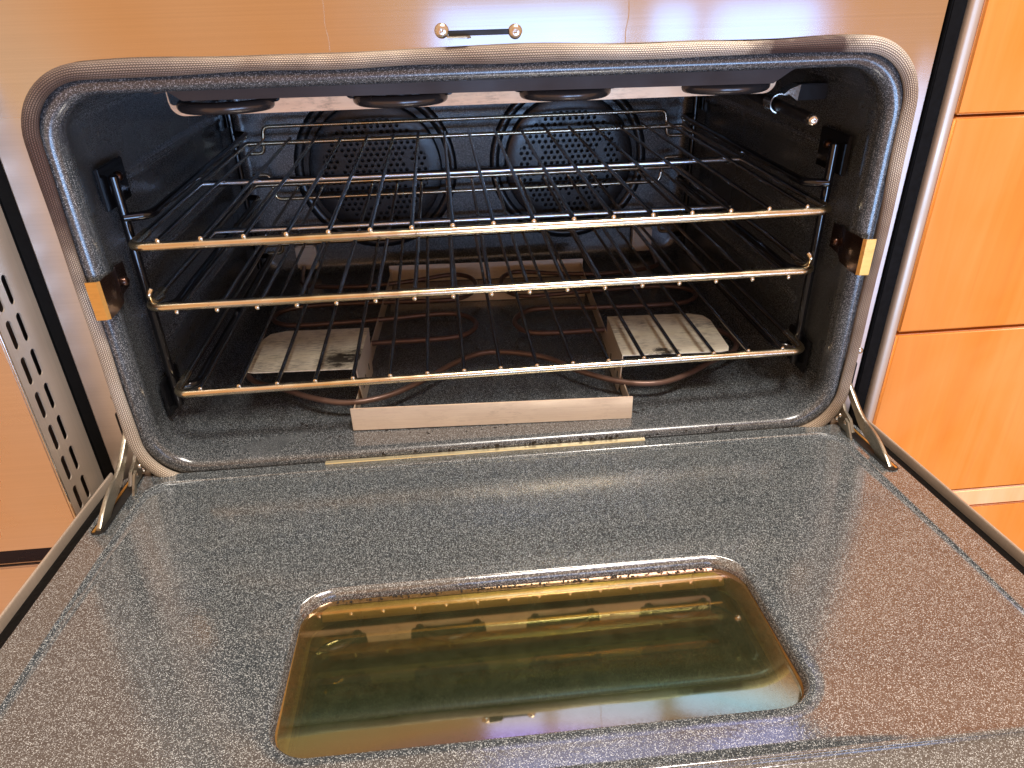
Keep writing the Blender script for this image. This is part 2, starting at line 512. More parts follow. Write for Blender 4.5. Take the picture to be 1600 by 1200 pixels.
def screw_head(c, axis, r, h=0.35, seg=18):
    """pan head: dome + recessed cross; axis is the outward unit vector"""
    a = Vector(axis).normalized()
    u = a.orthogonal().normalized()
    w = a.cross(u)
    c = Vector(c)
    loops = []
    for rr, hh in ((1.0, -0.1), (1.0, 0.25), (0.9, 0.55), (0.7, 0.8), (0.42, 0.92), (0.30, 0.92), (0.26, 0.55), (0.05, 0.45)):
        lp = []
        for k in range(seg):
            t = 2 * PI * k / seg
            q = rr
            if rr < 0.35:
                q = rr * (1.15 if (k % (seg // 4 if seg >= 8 else 1)) in (0, 1) else 0.55)
            lp.append(c + (u * cos(t) + w * sin(t)) * r * q + a * r * hh * h * 2)
        loops.append(lp)
    return loft(loops, True, True)
# ------------------------------------------------------------------ the oven
oven = tag(empty('wall_oven', (0, 0, -0.10)), 'stainless steel oven with speckled dark enamel cavity and its door let down', 'oven')

# front panel (sheet with the mouth cut out), y = 0
FX0, FX1, FZ0, FZ1 = -0.4314, 0.4141, -0.075, 0.62
def ring(x0, x1, z0, z1, r, y, n=10):
    return [(a, y, b) for a, b in rrect(x0, x1, z0, z1, r, n)]
fp = loft([ring(FX0, FX1, FZ0, FZ1, 0.0012, 0.03), ring(FX0, FX1, FZ0, FZ1, 0.0012, 0.0015), ring(FX0 + .0015, FX1 - .0015, FZ0 + .0015, FZ1 - .0015, 0.001, 0.0),
           ring(-0.4015, 0.4015, -0.026, 0.4065, 0.062, 0.0), ring(-0.396, 0.396, -0.021, 0.401, 0.058, 0.003)])
front = obj('front_panel', fp, 'steel_front', oven, angle=25)
# dark body behind the panel so the gaps at the sides stay dark
obj('body_side', box(-0.4290, -0.4200, 0.031, 0.62, -0.075, 0.62, 0.002), 'black', oven)
obj('body_side', box(0.4020, 0.4110, 0.031, 0.62, -0.075, 0.62, 0.002), 'black', oven)
# side trim on the right next to a black fill that paints the gap's shade
obj('gap_fill', box(0.4152, 0.4292, -0.0035, 0.05, -0.42, 0.62, 0.001), 'rubber_gap_black', oven)
trim = obj('side_trim', loft([[(x, y, -0.42), (x, y, 0.62)] for x, y in ((0.4295, 0.05), (0.4297, -0.004), (0.4306, -0.0075), (0.4325, -0.009), (0.4385, -0.009), (0.4410, -0.008), (0.4423, -0.005), (0.4425, 0.05))], closed=False), 'steel_side', oven, angle=80)
obj('gap_fill', box(-0.4462, -0.4322, 0.0050, 0.05, -0.42, 0.62, 0.001), 'rubber_gap_black', oven)  # black fill painting the shade of the left gap

# cavity: lofted shell from under the gasket, over the rolled lip and back to the rear wall
def cring(hx, z0, z1, r, y):
    return ring(-hx, hx, z0, z1, r, y, 10)
cl = [cring(0.400, -0.025, 0.404, 0.060, 0.0045), cring(0.3925, -0.0180, 0.3960, 0.056, -0.0010), cring(0.3895, -0.0135, 0.3918, 0.053, -0.0042), cring(0.3860, -0.0085, 0.3882, 0.051, -0.0055),
      cring(0.3815, -0.0030, 0.3845, 0.049, -0.0042), cring(0.3782, -0.0002, 0.3818, 0.047, -0.0005), cring(0.3764, 0.0004, 0.3803, 0.045, 0.006), cring(0.3768, 0.0000, 0.3808, 0.043, 0.018),
      cring(0.3850, -0.0015, 0.3870, 0.040, 0.036), cring(0.3850, -0.0015, 0.3870, 0.036, 0.10), cring(0.3850, -0.0015, 0.387, 0.034, 0.570), cring(0.3835, 0.0000, 0.3855, 0.034, 0.582),
      cring(0.3790, 0.0050, 0.381, 0.032, 0.590), cring(0.370, 0.0140, 0.372, 0.03, 0.593)]
cav = obj('cavity', loft(cl, False, True), 'porcelain_cavity', oven, angle=60)
# pressed horizontal beads in the side walls
for sx in (-1, 1):
    for z in (0.098, 0.190, 0.285):
        pr = []
        for d, hgt in ((-0.011, -0.0015), (-0.006, 0.002), (0, 0.0036), (0.006, 0.002), (0.011, -0.0015)):
            lp = []
            for yy, k in ((0.11, 0), (0.125, 0.8), (0.14, 1), (0.50, 1), (0.515, 0.8), (0.53, 0)):
                lp.append((sx * (0.385 - hgt * k + (0.0015 if k == 0 else 0)), yy, z + d * (0.6 + 0.4 * k)))
            pr.append(lp)
        obj('wall_bead', loft(pr, closed=False), 'porcelain_cavity', cav, angle=80)

# braided door gasket all round the mouth
def gasket():
    base = rrect(-0.3958, 0.3958, -0.0190, 0.4008, 0.056, 14)
    # resample finely along the straights
    pts = []
    for i, p in enumerate(base):
        q = base[(i + 1) % len(base)]
        d = math.hypot(q[0] - p[0], q[1] - p[1])
        k = max(1, int(d / 0.012))
        for t in range(k):
            pts.append((p[0] + (q[0] - p[0]) * t / k, p[1] + (q[1] - p[1]) * t / k))
    n = len(pts)
    seg = 20
    V, F, UV = [], [], []
    L = [0.0]
    for i in range(n):
        a, b = pts[i], pts[(i + 1) % n]
        L.append(L[-1] + math.hypot(b[0] - a[0], b[1] - a[1]))
    for i in range(n):
        a, b, c = pts[i - 1], pts[i], pts[(i + 1) % n]
        t = Vector((c[0] - a[0], 0, c[1] - a[1])).normalized()
        o = Vector((t.z, 0, -t.x))            # outward
        s = L[i]
        wob = 0.0007 * sin(s * 9.1) + 0.0005 * sin(s * 23 + 1.7) + 0.0003 * sin(s * 51 + .4)
        wy = 0.0008 * sin(s * 13 + 2.1) + 0.0005 * sin(s * 37)
        ra = 0.0064 + 0.0006 * sin(s * 17 + .7) + 0.0004 * sin(s * 41)
        rb = 0.0052 + 0.0006 * sin(s * 19 + 2.2)
        ctr = Vector((b[0], -0.0068 + wy, b[1])) + o * wob
        if b[1] < 0.02 and abs(b[0]) < 0.34:
            rb *= 0.8
        for k in range(seg):
            th = 2 * PI * k / seg
            V.append(ctr + o * ra * cos(th) + Vector((0, -1, 0)) * rb * sin(th))
    for i in range(n):
        j = (i + 1) % n
        for k in range(seg):
            l = (k + 1) % seg
            F.append((i * seg + k, i * seg + l, j * seg + l, j * seg + k))
            UV.append(((L[i], k / seg), (L[i], (k + 1) / seg), (L[i + 1], (k + 1) / seg), (L[i + 1], k / seg)))
    me = bpy.data.meshes.new('gasket')
    me.from_pydata([tuple(v) for v in V], [], F)
    l = me.uv_layers.new(name='UVMap')
    i = 0
    for f in UV:
        for c in f:
            l.data[i].uv = c
            i += 1
    me.polygons.foreach_set('use_smooth', [True] * len(F))
    me.materials.append(M['braid'])
    o = bpy.data.objects.new('gasket', me)
    COL.objects.link(o)
    o.parent = oven
    o.location = -oven.location
    return o
gasket()
# sill flange in the slit above the door, its lit edge painted pale gold
obj('sill_flange', box(-0.20, 0.165, -0.0120, -0.0060, -0.0100, -0.0082, 0.0006), 'steel_pale', oven)

# face screws, latch slot
latch = empty('latch_plate', (-0.0075, 0, 0.42), oven)
latch.location = (-0.0075, 0, 0.52)
for x, z in ((-0.0391, 0.4211), (0.0239, 0.4188)):
    obj('screw', screw_head((x, 0.0, z), (0, -1, 0), 0.0062), 'screw', latch)
obj('slot_bezel', join(box(-0.0335, 0.0185, -0.0012, 0.001, 0.4212, 0.4240, 0.0005), box(-0.0335, 0.0185, -0.0016, 0.001, 0.4110, 0.4166, 0.0008)), 'steel_front', latch)
obj('slot', box(-0.0335, 0.0185, -0.0006, 0.001, 0.4167, 0.4211, 0.0002), 'black', latch)
obj('latch_tongue', prism([(-0.0350, -0.012), (-0.0180, -0.011), (-0.0145, -0.0065), (-0.0150, -0.0005), (-0.0345, -0.0005)], lambda a, b, d: (a, b, d), 0.4150, 0.4166, 0.0004), 'hinge_steel', latch)
for x, z in ((-0.4040, 0.088), (0.4085, 0.0835)):
    obj('screw', screw_head((x, 0.0, z), (0, -1, 0), 0.0038), 'screw', front)
# thin seams where the protective film was cut
for a, b in (((-0.1359, 0.4467), (-0.1351, 0.407)), ((0.1231, 0.4401), (0.1205, 0.404))):
    pts = [(a[0] + (b[0] - a[0]) * t + 0.0006 * sin(9 * t + a[0] * 40), -0.0001, a[1] + 0.06 * (1 - t) * 0 + (b[1] - a[1]) * t) for t in [i / 10 for i in range(-12, 11)]]
    obj('film_seam', tube(pts, 0.00035, 5), 'screw', front)

# wall clips that hold the gasket, one each side
for sx in (-1, 1):
    c = empty('wall_clip', (sx * 0.384, 0.02, 0.30), oven)
    x = 0.3765
    prof = [(0.3875, -0.0160), (0.3775, -0.0155), (0.3748, -0.0130), (0.3745, 0.0), (0.3750, 0.022), (0.3825, 0.042), (0.3828, 0.062)]
    z0, z1 = 0.1810, 0.2195
    th = 0.0012
    V = []
    L1 = [(sx * a, b, z0) for a, b in prof]
    L2 = [(sx * a, b, z1) for a, b in prof]
    L3 = [(sx * (a + th * (0.2 if i < 2 else 1)), b + (th if i < 2 else 0), z1) for i, (a, b) in enumerate(prof)]
    L4 = [(p[0], p[1], z0) for p in L3]
    fl = loft([L1[:3], L2[:3], L3[:3], L4[:3], L1[:3]], closed=False)
    obj('clip_flange', fl, 'steel_gold', c, angle=30)
    L1, L2, L3, L4 = [l[2:] for l in (L1, L2, L3, L4)]
    # rear tongue narrows to the back
    nn = len(L1)
    for i in range(nn):
        k = max(0, (i - 1)) / (nn - 2)
        for l, s in ((L1, 1), (L4, 1), (L2, -1), (L3, -1)):
            l[i] = (l[i][0], l[i][1], l[i][2] + s * 0.006 * k)
    obj('clip_plate', loft([L1, L2, L3, L4, L1], closed=False), 'steel_brownclip', c, angle=30)
    obj('screw', screw_head((sx * 0.3800, 0.044, 0.198), (-sx, -0.15, 0), 0.0052, 0.6), 'steel_brownclip', c)

# rack supports: black wire ladders on the side walls
for sx in (-1, 1):
    s = empty('rack_support', (sx * 0.37, 0.3, 0.10), oven)
    xp = sx * 0.372
    obj('mounting_plate', xf(box(0.3775, 0.3815, 0.055, 0.117, 0.266, 0.308, 0.001), lambda a, b, c: (sx * a, b, c)), 'black_enamel', s)
    obj('mounting_plate', xf(box(0.3775, 0.3815, 0.055, 0.108, 0.026, 0.070, 0.001), lambda a, b, c: (sx * a, b, c)), 'black_enamel', s)
    obj('mounting_plate', xf(box(0.3775, 0.3815, 0.500, 0.555, 0.266, 0.308, 0.001), lambda a, b, c: (sx * a, b, c)), 'black_enamel', s)
    obj('screw', screw_head((sx * 0.3775, 0.096, 0.292), (-sx, 0, 0), 0.005, 0.5), 'steel_brownclip', s)
    obj('post', tube([(xp, 0.072, 0.034), (xp, 0.072, 0.297)], 0.0048, 12), 'black_enamel', s)
    obj('post', tube([(xp, 0.530, 0.034), (xp, 0.530, 0.300)], 0.0048, 12), 'black_enamel', s)
    for z in (0.0565, 0.156, 0.256):
        xi = sx * 0.3485
        path = fillet([(xp, 0.070, z), (xi, 0.078, z), (xi, 0.150, z), (xi, 0.500, z), (xi, 0.524, z), (xp, 0.530, z)], 0.012, 6)
        obj('rail', tube(path, 0.0046, 10), 'black_enamel', s)

# convection fan covers on the rear wall: raised ring, dark groove, perforated disc
def perforated(cx, cz, R, y, pitch=0.0105, hole=0.0033):
    V, F = [], []
    rows = int(R / (pitch * 0.866)) + 1
    def add_hex(hx, hz, hollow):
        k = len(V)
        a = pitch / math.sqrt(3)
        n = 12
        outer = []
        for i in range(n):
            t = PI / 6 + 2 * PI * i / n
            rr = a if i % 2 == 0 else a * cos(PI / 6)
            outer.append((hx + rr * cos(t), y, hz + rr * sin(t)))
        if hollow:
            inner = [(hx + hole * cos(PI / 6 + 2 * PI * i / n), y, hz + hole * sin(PI / 6 + 2 * PI * i / n)) for i in range(n)]
            back = [(p[0], y + 0.0015, p[2]) for p in inner]
            V.extend(outer + inner + back)
            for i in range(n):
                j = (i + 1) % n
                F.append((k + i, k + j, k + n + j, k + n + i))
                F.append((k + n + i, k + n + j, k + 2 * n + j, k + 2 * n + i))
        else:
            V.extend(outer)
            F.append(tuple(range(k, k + n)))
    for r in range(-rows, rows + 1):
        for c in range(-rows - 1, rows + 2):
            hx = c * pitch + (pitch / 2 if r % 2 else 0)
            hz = r * pitch * 0.866
            d = math.hypot(hx, hz)
            if d > R:
                continue
            # pattern: holes in a broad ring with plain spokes, like the pressed covers in the photograph
            ang = math.atan2(hz, hx)
            hollow = d < R * 0.93 and not (R * 0.60 < d < R * 0.70 and abs(sin(2 * ang)) < 0.8)
            add_hex(cx + hx, cz + hz, hollow)
    return V, F
for cx in (-0.161, 0.173):
    cz = 0.178
    f = empty('fan_cover', (cx, 0.58, cz + 0.1), oven)
    def circ(r, y, n=56):
        return [(cx + r * cos(2 * PI * i / n), y, cz + r * sin(2 * PI * i / n)) for i in range(n)]
    obj('rim', loft([circ(0.139, 0.5935), circ(0.137, 0.5905), circ(0.133, 0.5885), circ(0.128, 0.5885), circ(0.124, 0.5905), circ(0.122, 0.5925)]), 'fan', f)
    obj('rim', loft([circ(0.113, 0.5925), circ(0.1125, 0.585), circ(0.110, 0.5815), circ(0.104, 0.5800), circ(0.0895, 0.5798)]), 'fan', f)
    obj('groove', loft([circ(0.122, 0.5921), circ(0.113, 0.5921)]), 'fan', f)
    obj('perforated_disc', perforated(cx, cz, 0.0925, 0.5805), 'fan', f, smooth=False)
    obj('fan_shade_disc', loft([circ(0.095, 0.5905), circ(0.001, 0.5905)]), 'black', f)  # black disc painting the dark behind the holes

# broil reflector hung under the roof: brown lip in front, tan skirt with notches, four element bends
br = empty('broil_reflector', (0, 0.1, 0.46), oven)
obj('front_lip', prism([(-0.305, 0.3790), (0.312, 0.3790), (0.300, 0.3740), (0.283, 0.3628), (-0.2815, 0.3672), (-0.293, 0.3757), (-0.305, 0.3735)], lambda a, b, d: (a, d, b), 0.048, 0.050), 'steel_brown', br, smooth=False)
obj('top_sheet', box(-0.310, 0.310, 0.051, 0.52, 0.3765, 0.3790, 0.0005), 'steel_brown', br)
LOOPX = (-0.262, -0.085, 0.088, 0.262)
def skirt():
    zb, zt = 0.3440, 0.3740
    y = 0.118
    poly = []
    top = []
    # outline along the top with rounded notches around each loop
    xs = []
    for c in LOOPX:
        xs.append((c - 0.056, c + 0.056))
    def frame(x):
        for a, b in xs:
            if a < x < b:
                e = min(x - a, b - x)
                if e < 0.006:
                    return zb + 0.0105 + (0.006 - math.sqrt(max(0, 0.006 ** 2 - (0.006 - e) ** 2))) * 1.0
                return zb + 0.0105
        return zt
    n = 420
    X0, X1 = -0.318, 0.318
    lo, hi = [], []
    for i in range(n + 1):
        x = X0 + (X1 - X0) * i / n
        e = min(x - X0, X1 - x)
        z0 = zb + (0.014 - math.sqrt(max(0, 0.014 ** 2 - (0.014 - e) ** 2)) if e < 0.014 else 0)
        h = frame(x)
        lo.append((x, y, z0))
        hi.append((x, y, max(h, z0 + 0.0006)))
    lo2 = [(p[0], y + 0.0014, p[2]) for p in lo]
    hi2 = [(p[0], y + 0.0014, p[2]) for p in hi]
    return loft([hi2, hi, lo, lo2], closed=False)
obj('skirt', skirt(), 'steel_skirt', br, angle=30)
el = empty('broil_element', (0, 0.2, 0.45), oven)
for c in LOOPX:
    r = 0.044
    zz = 0.3535
    path = [(c - r, 0.46, zz), (c - r, 0.30, zz), (c - r, 0.126, zz)]
    path += [(c - r * cos(PI * i / 20), 0.126 - r * 0.80 * sin(PI * i / 20), zz) for i in range(1, 20)]
    path += [(c + r, 0.126, zz), (c + r, 0.30, zz), (c + r, 0.46, zz)]
    obj('loop', tube(path, 0.0060, 14), 'element_broil', el)

# bake element on the floor
be = []
def half(sx):
    P = [(-0.305, 0.560), (-0.300, 0.515), (-0.285, 0.470), (-0.200, 0.452), (-0.120, 0.462), (-0.050, 0.482), (-0.022, 0.474), (-0.008, 0.449), (-0.008, 0.412), (-0.026, 0.382), (-0.058, 0.372), (-0.150, 0.378), (-0.250, 0.382),
         (-0.300, 0.372), (-0.318, 0.345), (-0.302, 0.318), (-0.262, 0.308), (-0.150, 0.312), (-0.062, 0.320), (-0.028, 0.306), (-0.014, 0.276), (-0.026, 0.246), (-0.060, 0.233), (-0.150, 0.232), (-0.260, 0.228), (-0.306, 0.205), (-0.318, 0.170), (-0.300, 0.138),
         (-0.262, 0.116), (-0.225, 0.090), (-0.182, 0.072), (-0.136, 0.080), (-0.090, 0.114), (-0.042, 0.162)]
    return [(sx * a, b, 0.020) for a, b in P]
L_ = half(-1)
L_ = [(-p[0], p[1], p[2]) for p in L_]
Rr = [((-a) * 0.98 + 0.024 if a < -0.1 else -a * 0.9 + 0.030, b - 0.004, z) for a, b, z in L_][::-1]
bpath = catmull(L_ + [(0.003, 0.181, 0.020)] + Rr, 6)
bake = obj('bake_element', tube(bpath, 0.0037, 10), 'element_bake', oven)
for x in (-0.3, 0.31):
    obj('terminal_block', box(x - 0.018, x + 0.018, 0.570, 0.588, 0.012, 0.056, 0.003), 'steel_tan', bake)

# capillary sensor held by a bent clip on the right wall
pr = empty('temperature_probe', (0.33, 0.1, 0.43), oven)
obj('stem', box(0.3505, 0.3848, 0.132, 0.150, 0.3330, 0.3500, 0.001), 'probe', pr)
obj('bulb', tube([(0.330, 0.300, 0.3335), (0.330, 0.050, 0.3270)], 0.0062, 14), 'probe', pr)
obj('end_screw', screw_head((0.330, 0.0475, 0.3270), (0, -1, 0), 0.0062, 0.4), 'screw', pr)
arc = [(0.330 + 0.0105 * cos(t), 0.3310 + 0.0105 * sin(t)) for t in [math.radians(a) for a in range(260, 60, -15)]] + [(0.3400, 0.3455), (0.3520, 0.3500)]
arc2 = [(0.330 + 0.0092 * cos(t), 0.3310 + 0.0092 * sin(t)) for t in [math.radians(a) for a in range(260, 60, -15)]] + [(0.3400, 0.3400), (0.3505, 0.3330)]
obj('bracket', loft([[(a, y, b) for a, b in l] for l, y in ((arc, 0.130), (arc, 0.150), (arc2, 0.150), (arc2, 0.130), (arc, 0.130))], closed=False), 'screw', pr, angle=30)

# ------------------------------------------------------------------ the door, let down
TD, ZD = 0.0788, -0.0101
def D(x, s, h=0.0):
    return (x, -s * cos(TD) + h * sin(TD), ZD + s * sin(TD) + h * cos(TD))
def dring(x0, x1, s0, s1, r, h, n=10):
    return [D(a, b, h) for a, b in rrect(x0, x1, s0, s1, r, n)]
S1 = 0.462
WX, WS0, WS1 = 0.1875, 0.2310, 0.3870
dl = [dring(-0.4165, 0.4165, 0.0075, S1, 0.004, -0.020), dring(-0.4175, 0.4175, 0.0060, S1 + .001, 0.006, -0.0025), dring(-0.4170, 0.4170, 0.0066, S1 + .0005, 0.006, -0.0005), dring(-0.4155, 0.4155, 0.0085, S1 - .001, 0.006, 0.0),
      dring(-0.3862, 0.3862, 0.0288, 0.4272, 0.030, 0.0), dring(-0.3852, 0.3852, 0.0298, 0.4262, 0.029, 0.0006), dring(-0.3840, 0.3840, 0.0310, 0.4250, 0.028, 0.0046), dring(-0.3832, 0.3832, 0.0318, 0.4242, 0.027, 0.0060), dring(-0.3820, 0.3820, 0.0330, 0.4230, 0.027, 0.0064), dring(-0.3808, 0.3808, 0.0342, 0.4218, 0.027, 0.0058), dring(-0.3798, 0.3798, 0.0352, 0.4208, 0.027, 0.0047),
      dring(-0.3700, 0.3700, 0.045, 0.4140, 0.026, 0.0046),
      dring(-WX - 0.012, WX + 0.012, WS0 - 0.012, WS1 + 0.012, 0.040, 0.0046), dring(-WX - 0.0050, WX + 0.0050, WS0 - 0.0050, WS1 + 0.0050, 0.034, 0.0052), dring(-WX - 0.0022, WX + 0.0022, WS0 - 0.0022, WS1 + 0.0022, 0.032, 0.0044),
      dring(-WX, WX, WS0, WS1, 0.030, 0.0015), dring(-WX + 0.0012, WX - 0.0012, WS0 + .0012, WS1 - .0012, 0.029, -0.0050)]
door = obj('door', loft(dl), 'porcelain_door', oven, angle=50)
# stainless outer skin with a folded rim, black seal strip between rim and enamel
def drim(x0, x1, s1, h):
    return [D(x0, -0.002, h), D(x0, s1, h), D(x1, s1, h), D(x1, -0.002, h)]
RX = 0.4345
obj('door_skin', join(
    loft([[D(sx * x, -0.002, h), D(sx * x, S1 + 0.012, h)] for x, h in ((RX - 0.0025, -0.012), (RX - 0.0025, 0.0025), (RX - 0.0015, 0.0040), (RX + 0.0005, 0.0044), (RX + 0.0022, 0.0036), (RX + 0.0030, 0.0015), (RX + 0.0030, -0.048))], closed=False)) if False else join(
    *[loft([[D(sx * x, -0.002, h), D(sx * x, S1 + 0.020, h)] for x, h in ((RX - 0.0005, -0.012), (RX - 0.0002, 0.0005), (RX + 0.0006, 0.0018), (RX + 0.0016, 0.0021), (RX + 0.0026, 0.0016), (RX + 0.0030, 0.0), (RX + 0.0030, -0.052))], closed=False) for sx in (-1, 1)],
    loft([[D(-RX - 0.003, s, h), D(RX + 0.003, s, h)] for s, h in ((S1 + 0.010, -0.012), (S1 + 0.010, 0.0008), (S1 + 0.0135, 0.0026), (S1 + 0.018, 0.0015), (S1 + 0.020, -0.052))], closed=False),
    ([D(-RX - 0.003, -0.002, -0.052), D(RX + 0.003, -0.002, -0.052), D(RX + 0.003, S1 + 0.02, -0.052), D(-RX - 0.003, S1 + 0.02, -0.052)], [(0, 1, 2, 3)])), 'steel_side', door, angle=50)
for sx in (-1, 1):
    obj('seal_strip', loft([[D(sx * x, 0.0, h), D(sx * x, S1 + 0.012, h)] for x, h in ((0.4140, -0.0090), (0.4190, -0.0075), (0.4240, -0.0062), (0.4290, -0.0070), (0.4346, -0.0090))], closed=False), 'rubber_gap_black', door, angle=80)
# hinge slots on the enamel: black plates painting the dark of the pockets
for sx in (-1, 1):
    pts = rrect(0.3975 if sx > 0 else -0.4115, 0.4115 if sx > 0 else -0.3975, -0.02, 0.1135, 0.0062, 6)
    inn = rrect(0.3985 if sx > 0 else -0.4105, 0.4105 if sx > 0 else -0.3985, -0.02, 0.1122, 0.0055, 6)
    obj('hinge_slot', loft([[D(a, b, 0.0002) for a, b in pts], [D(a, b, 0.0008) for a, b in pts], [D(a, b, 0.0008) for a, b in inn], [D(a, b, 0.0003) for a, b in inn]], False, True), 'black', door, angle=30)
    e = 0.4085 * sx
    obj('slot_liner', xf(box(0, 1, 0, 1, 0, 1, 0), lambda a, b, c: D(e - 0.0012 + a * 0.0024, 0.01 + b * 0.10, 0.0004 + c * 0.0010)), 'steel_gold', door)
# window: coated inner pane, tunnel of heat-tinted steel, two more panes
TW = 0.0050
tun = loft([dring(-WX + 0.0012, WX - 0.0012, WS0 + .0012, WS1 - .0012, 0.029, -0.0050), dring(-WX + 0.0020, WX - 0.0020, WS0 + .002, WS1 - .002, 0.028, -0.0075)])
def pane_ring(d):
    return [D(a, b, -0.0042 - 0.028 * (b - WS0) - d) for a, b in rrect(-WX + 0.0016, WX - 0.0016, WS0 + .0016, WS1 - .0016, 0.028, 10)]
win = obj('window_pane', loft([pane_ring(0.0), pane_ring(0.0001)], True, False), 'glass', door, smooth=False)
obj('window_tunnel', loft([dring(-WX + 0.0010, WX - 0.0010, WS0 + .0010, WS1 - .0010, 0.028, -0.0055), dring(-WX + 0.003, WX - 0.003, WS0 + .003, WS1 - .003, 0.026, -0.0095), dring(-WX + 0.003, WX - 0.003, WS0 + .003, WS1 - .003, 0.026, -0.0260),
     dring(-WX + 0.0065, WX - 0.0065, WS0 + .005, WS1 - .006, 0.020, -0.0262), dring(-WX + 0.0065, WX - 0.0065, WS0 + .005, WS1 - .006, 0.020, -0.0420)]), 'tunnel', door, angle=35)
for x0, x1, s0, h0, sl in ((-0.1725, 0.1740, 0.0035, -0.0080, 0.0080),):  # added bright strip standing in for the lit far wall of the tunnel
    obj('lit_band', loft([[D(x0, WS0 + s0, h0), D(x1, WS0 + s0, h0)], [D(x0, WS0 + s0 + sl * 0.5, h0 - sl * 0.35), D(x1, WS0 + s0 + sl * 0.5, h0 - sl * 0.35)], [D(x0, WS0 + s0 + sl, h0 - sl * 0.9), D(x1, WS0 + s0 + sl, h0 - sl * 0.9)], [D(x0, WS0 + s0 + sl, h0 - sl * 1.2), D(x1, WS0 + s0 + sl, h0 - sl * 1.2)]], closed=False), 'steel_lit_band', door, angle=60)
obj('middle_pane', loft([dring(-WX + 0.006, WX - 0.006, WS0 + .0048, WS1 - .0058, 0.02, -0.0260), dring(-WX + 0.006, WX - 0.006, WS0 + .0048, WS1 - .0058, 0.02, -0.0261)], True, False), 'glass', door, smooth=False)
obj('outer_pane', loft([dring(-WX - 0.01, WX + 0.01, WS0 - .01, WS1 + .01, 0.012, -0.0430), dring(-WX - 0.01, WX + 0.01, WS0 - .01, WS1 + .01, 0.012, -0.0450)], True, True), 'outer_pane', door, smooth=False)

# hinges
for sx in (-1, 1):
    hx = 0.4045 * sx
    h = empty('door_hinge', (hx, 0, 0.1), oven)
    dz = 0.0 if sx < 0 else -0.0015
    up = [(0.020, 0.0590), (0.000, 0.0470), (-0.018, 0.0355), (-0.034, 0.0262), (-0.048, 0.0215), (-0.066, 0.0190), (-0.082, 0.0140), (-0.096, 0.0070), (-0.106, 0.0012)]
    lo = [(-0.109, -0.008), (-0.100, -0.012), (-0.086, -0.005), (-0.070, 0.0010), (-0.054, 0.0050), (-0.040, 0.0095), (-0.024, 0.0200), (-0.006, 0.0320), (0.016, 0.0450)]
    up = [(p.x, p.y) for p in catmull([(a, b, 0) for a, b in up], 4)]
    lo = [(p.x, p.y) for p in catmull([(a, b, 0) for a, b in lo], 4)]
    k = min(len(up), len(lo))
    pu = up
    pl = lo[::-1]
    m = 24
    def samp(l, t):
        f_ = t * (len(l) - 1)
        i = min(int(f_), len(l) - 2)
        w = f_ - i
        return (l[i][0] * (1 - w) + l[i + 1][0] * w, l[i][1] * (1 - w) + l[i + 1][1] * w + dz)
    A = [samp(pu, i / m) for i in range(m + 1)]
    B = [samp(pl, i / m) for i in range(m + 1)]
    t = 0.0021
    loops = []
    for (a, b) in zip(A, B):
        mid = lambda w: (a[0] * (1 - w) + b[0] * w, a[1] * (1 - w) + b[1] * w)
        q0, q1 = mid(0.05), mid(0.95)
        loops.append([(hx - t, q0[0], q0[1]), (hx - t * 0.5, a[0], a[1]), (hx + t * 0.5, a[0], a[1]), (hx + t, q0[0], q0[1]), (hx + t, q1[0], q1[1]), (hx + t * .5, b[0], b[1]), (hx - t * .5, b[0], b[1]), (hx - t, q1[0], q1[1])])
    obj('arm', loft(loops, True, True), 'hinge_steel', h, angle=35)
    xi = hx - sx * 0.0062
    link = [(0.006, 0.034), (-0.002, 0.031), (-0.010, 0.022), (-0.016, 0.016), (-0.030, 0.012), (-0.040, 0.001), (-0.036, -0.006), (-0.012, -0.006), (0.004, 0.006)]
    obj('link_plate', prism(link, lambda a, b, d: (xi + d, a, b + dz), -0.0016, 0.0016, 0.0004), 'hinge_steel', h, smooth=False)
    for (a, b) in ((-0.006, 0.016), (-0.010, 0.006), (-0.024, 0.004)):
        obj('rivet', screw_head((xi - sx * 0.0016, a, b + dz), (-sx, 0, 0), 0.0030, 0.4), 'screw', h)
    obj('link_bar', prism([(-0.026, 0.012), (-0.033, 0.010), (-0.050, -0.010), (-0.044, -0.013)], lambda a, b, d: (xi - sx * 0.004 + d, a, b + dz), -0.0012, 0.0012), 'hinge_steel', h, smooth=False)
    ob = rrect(hx - 0.0045, hx + 0.0045, 0.030, 0.0705, 0.0044, 6)
    ib = rrect(hx - 0.0036, hx + 0.0036, 0.0309, 0.0696, 0.0035, 6)
    obj('face_slot', loft([[(a, -0.0002, b) for a, b in ob], [(a, -0.0009, b) for a, b in ob], [(a, -0.0009, b) for a, b in ib], [(a, -0.0003, b) for a, b in ib]], False, True), 'black', h, angle=30)  # raised black plate standing in for the dark inside the slot
    obj('corner_bracket', join(box(sx * 0.398 - 0.006, sx * 0.398 + 0.006, -0.0035, -0.001, -0.014, 0.006, 0.0006)), 'steel_tan', h)
    obj('screw', screw_head((sx * 0.398, -0.0035, -0.002), (0, -1, 0), 0.0044, 0.5), 'screw', h)

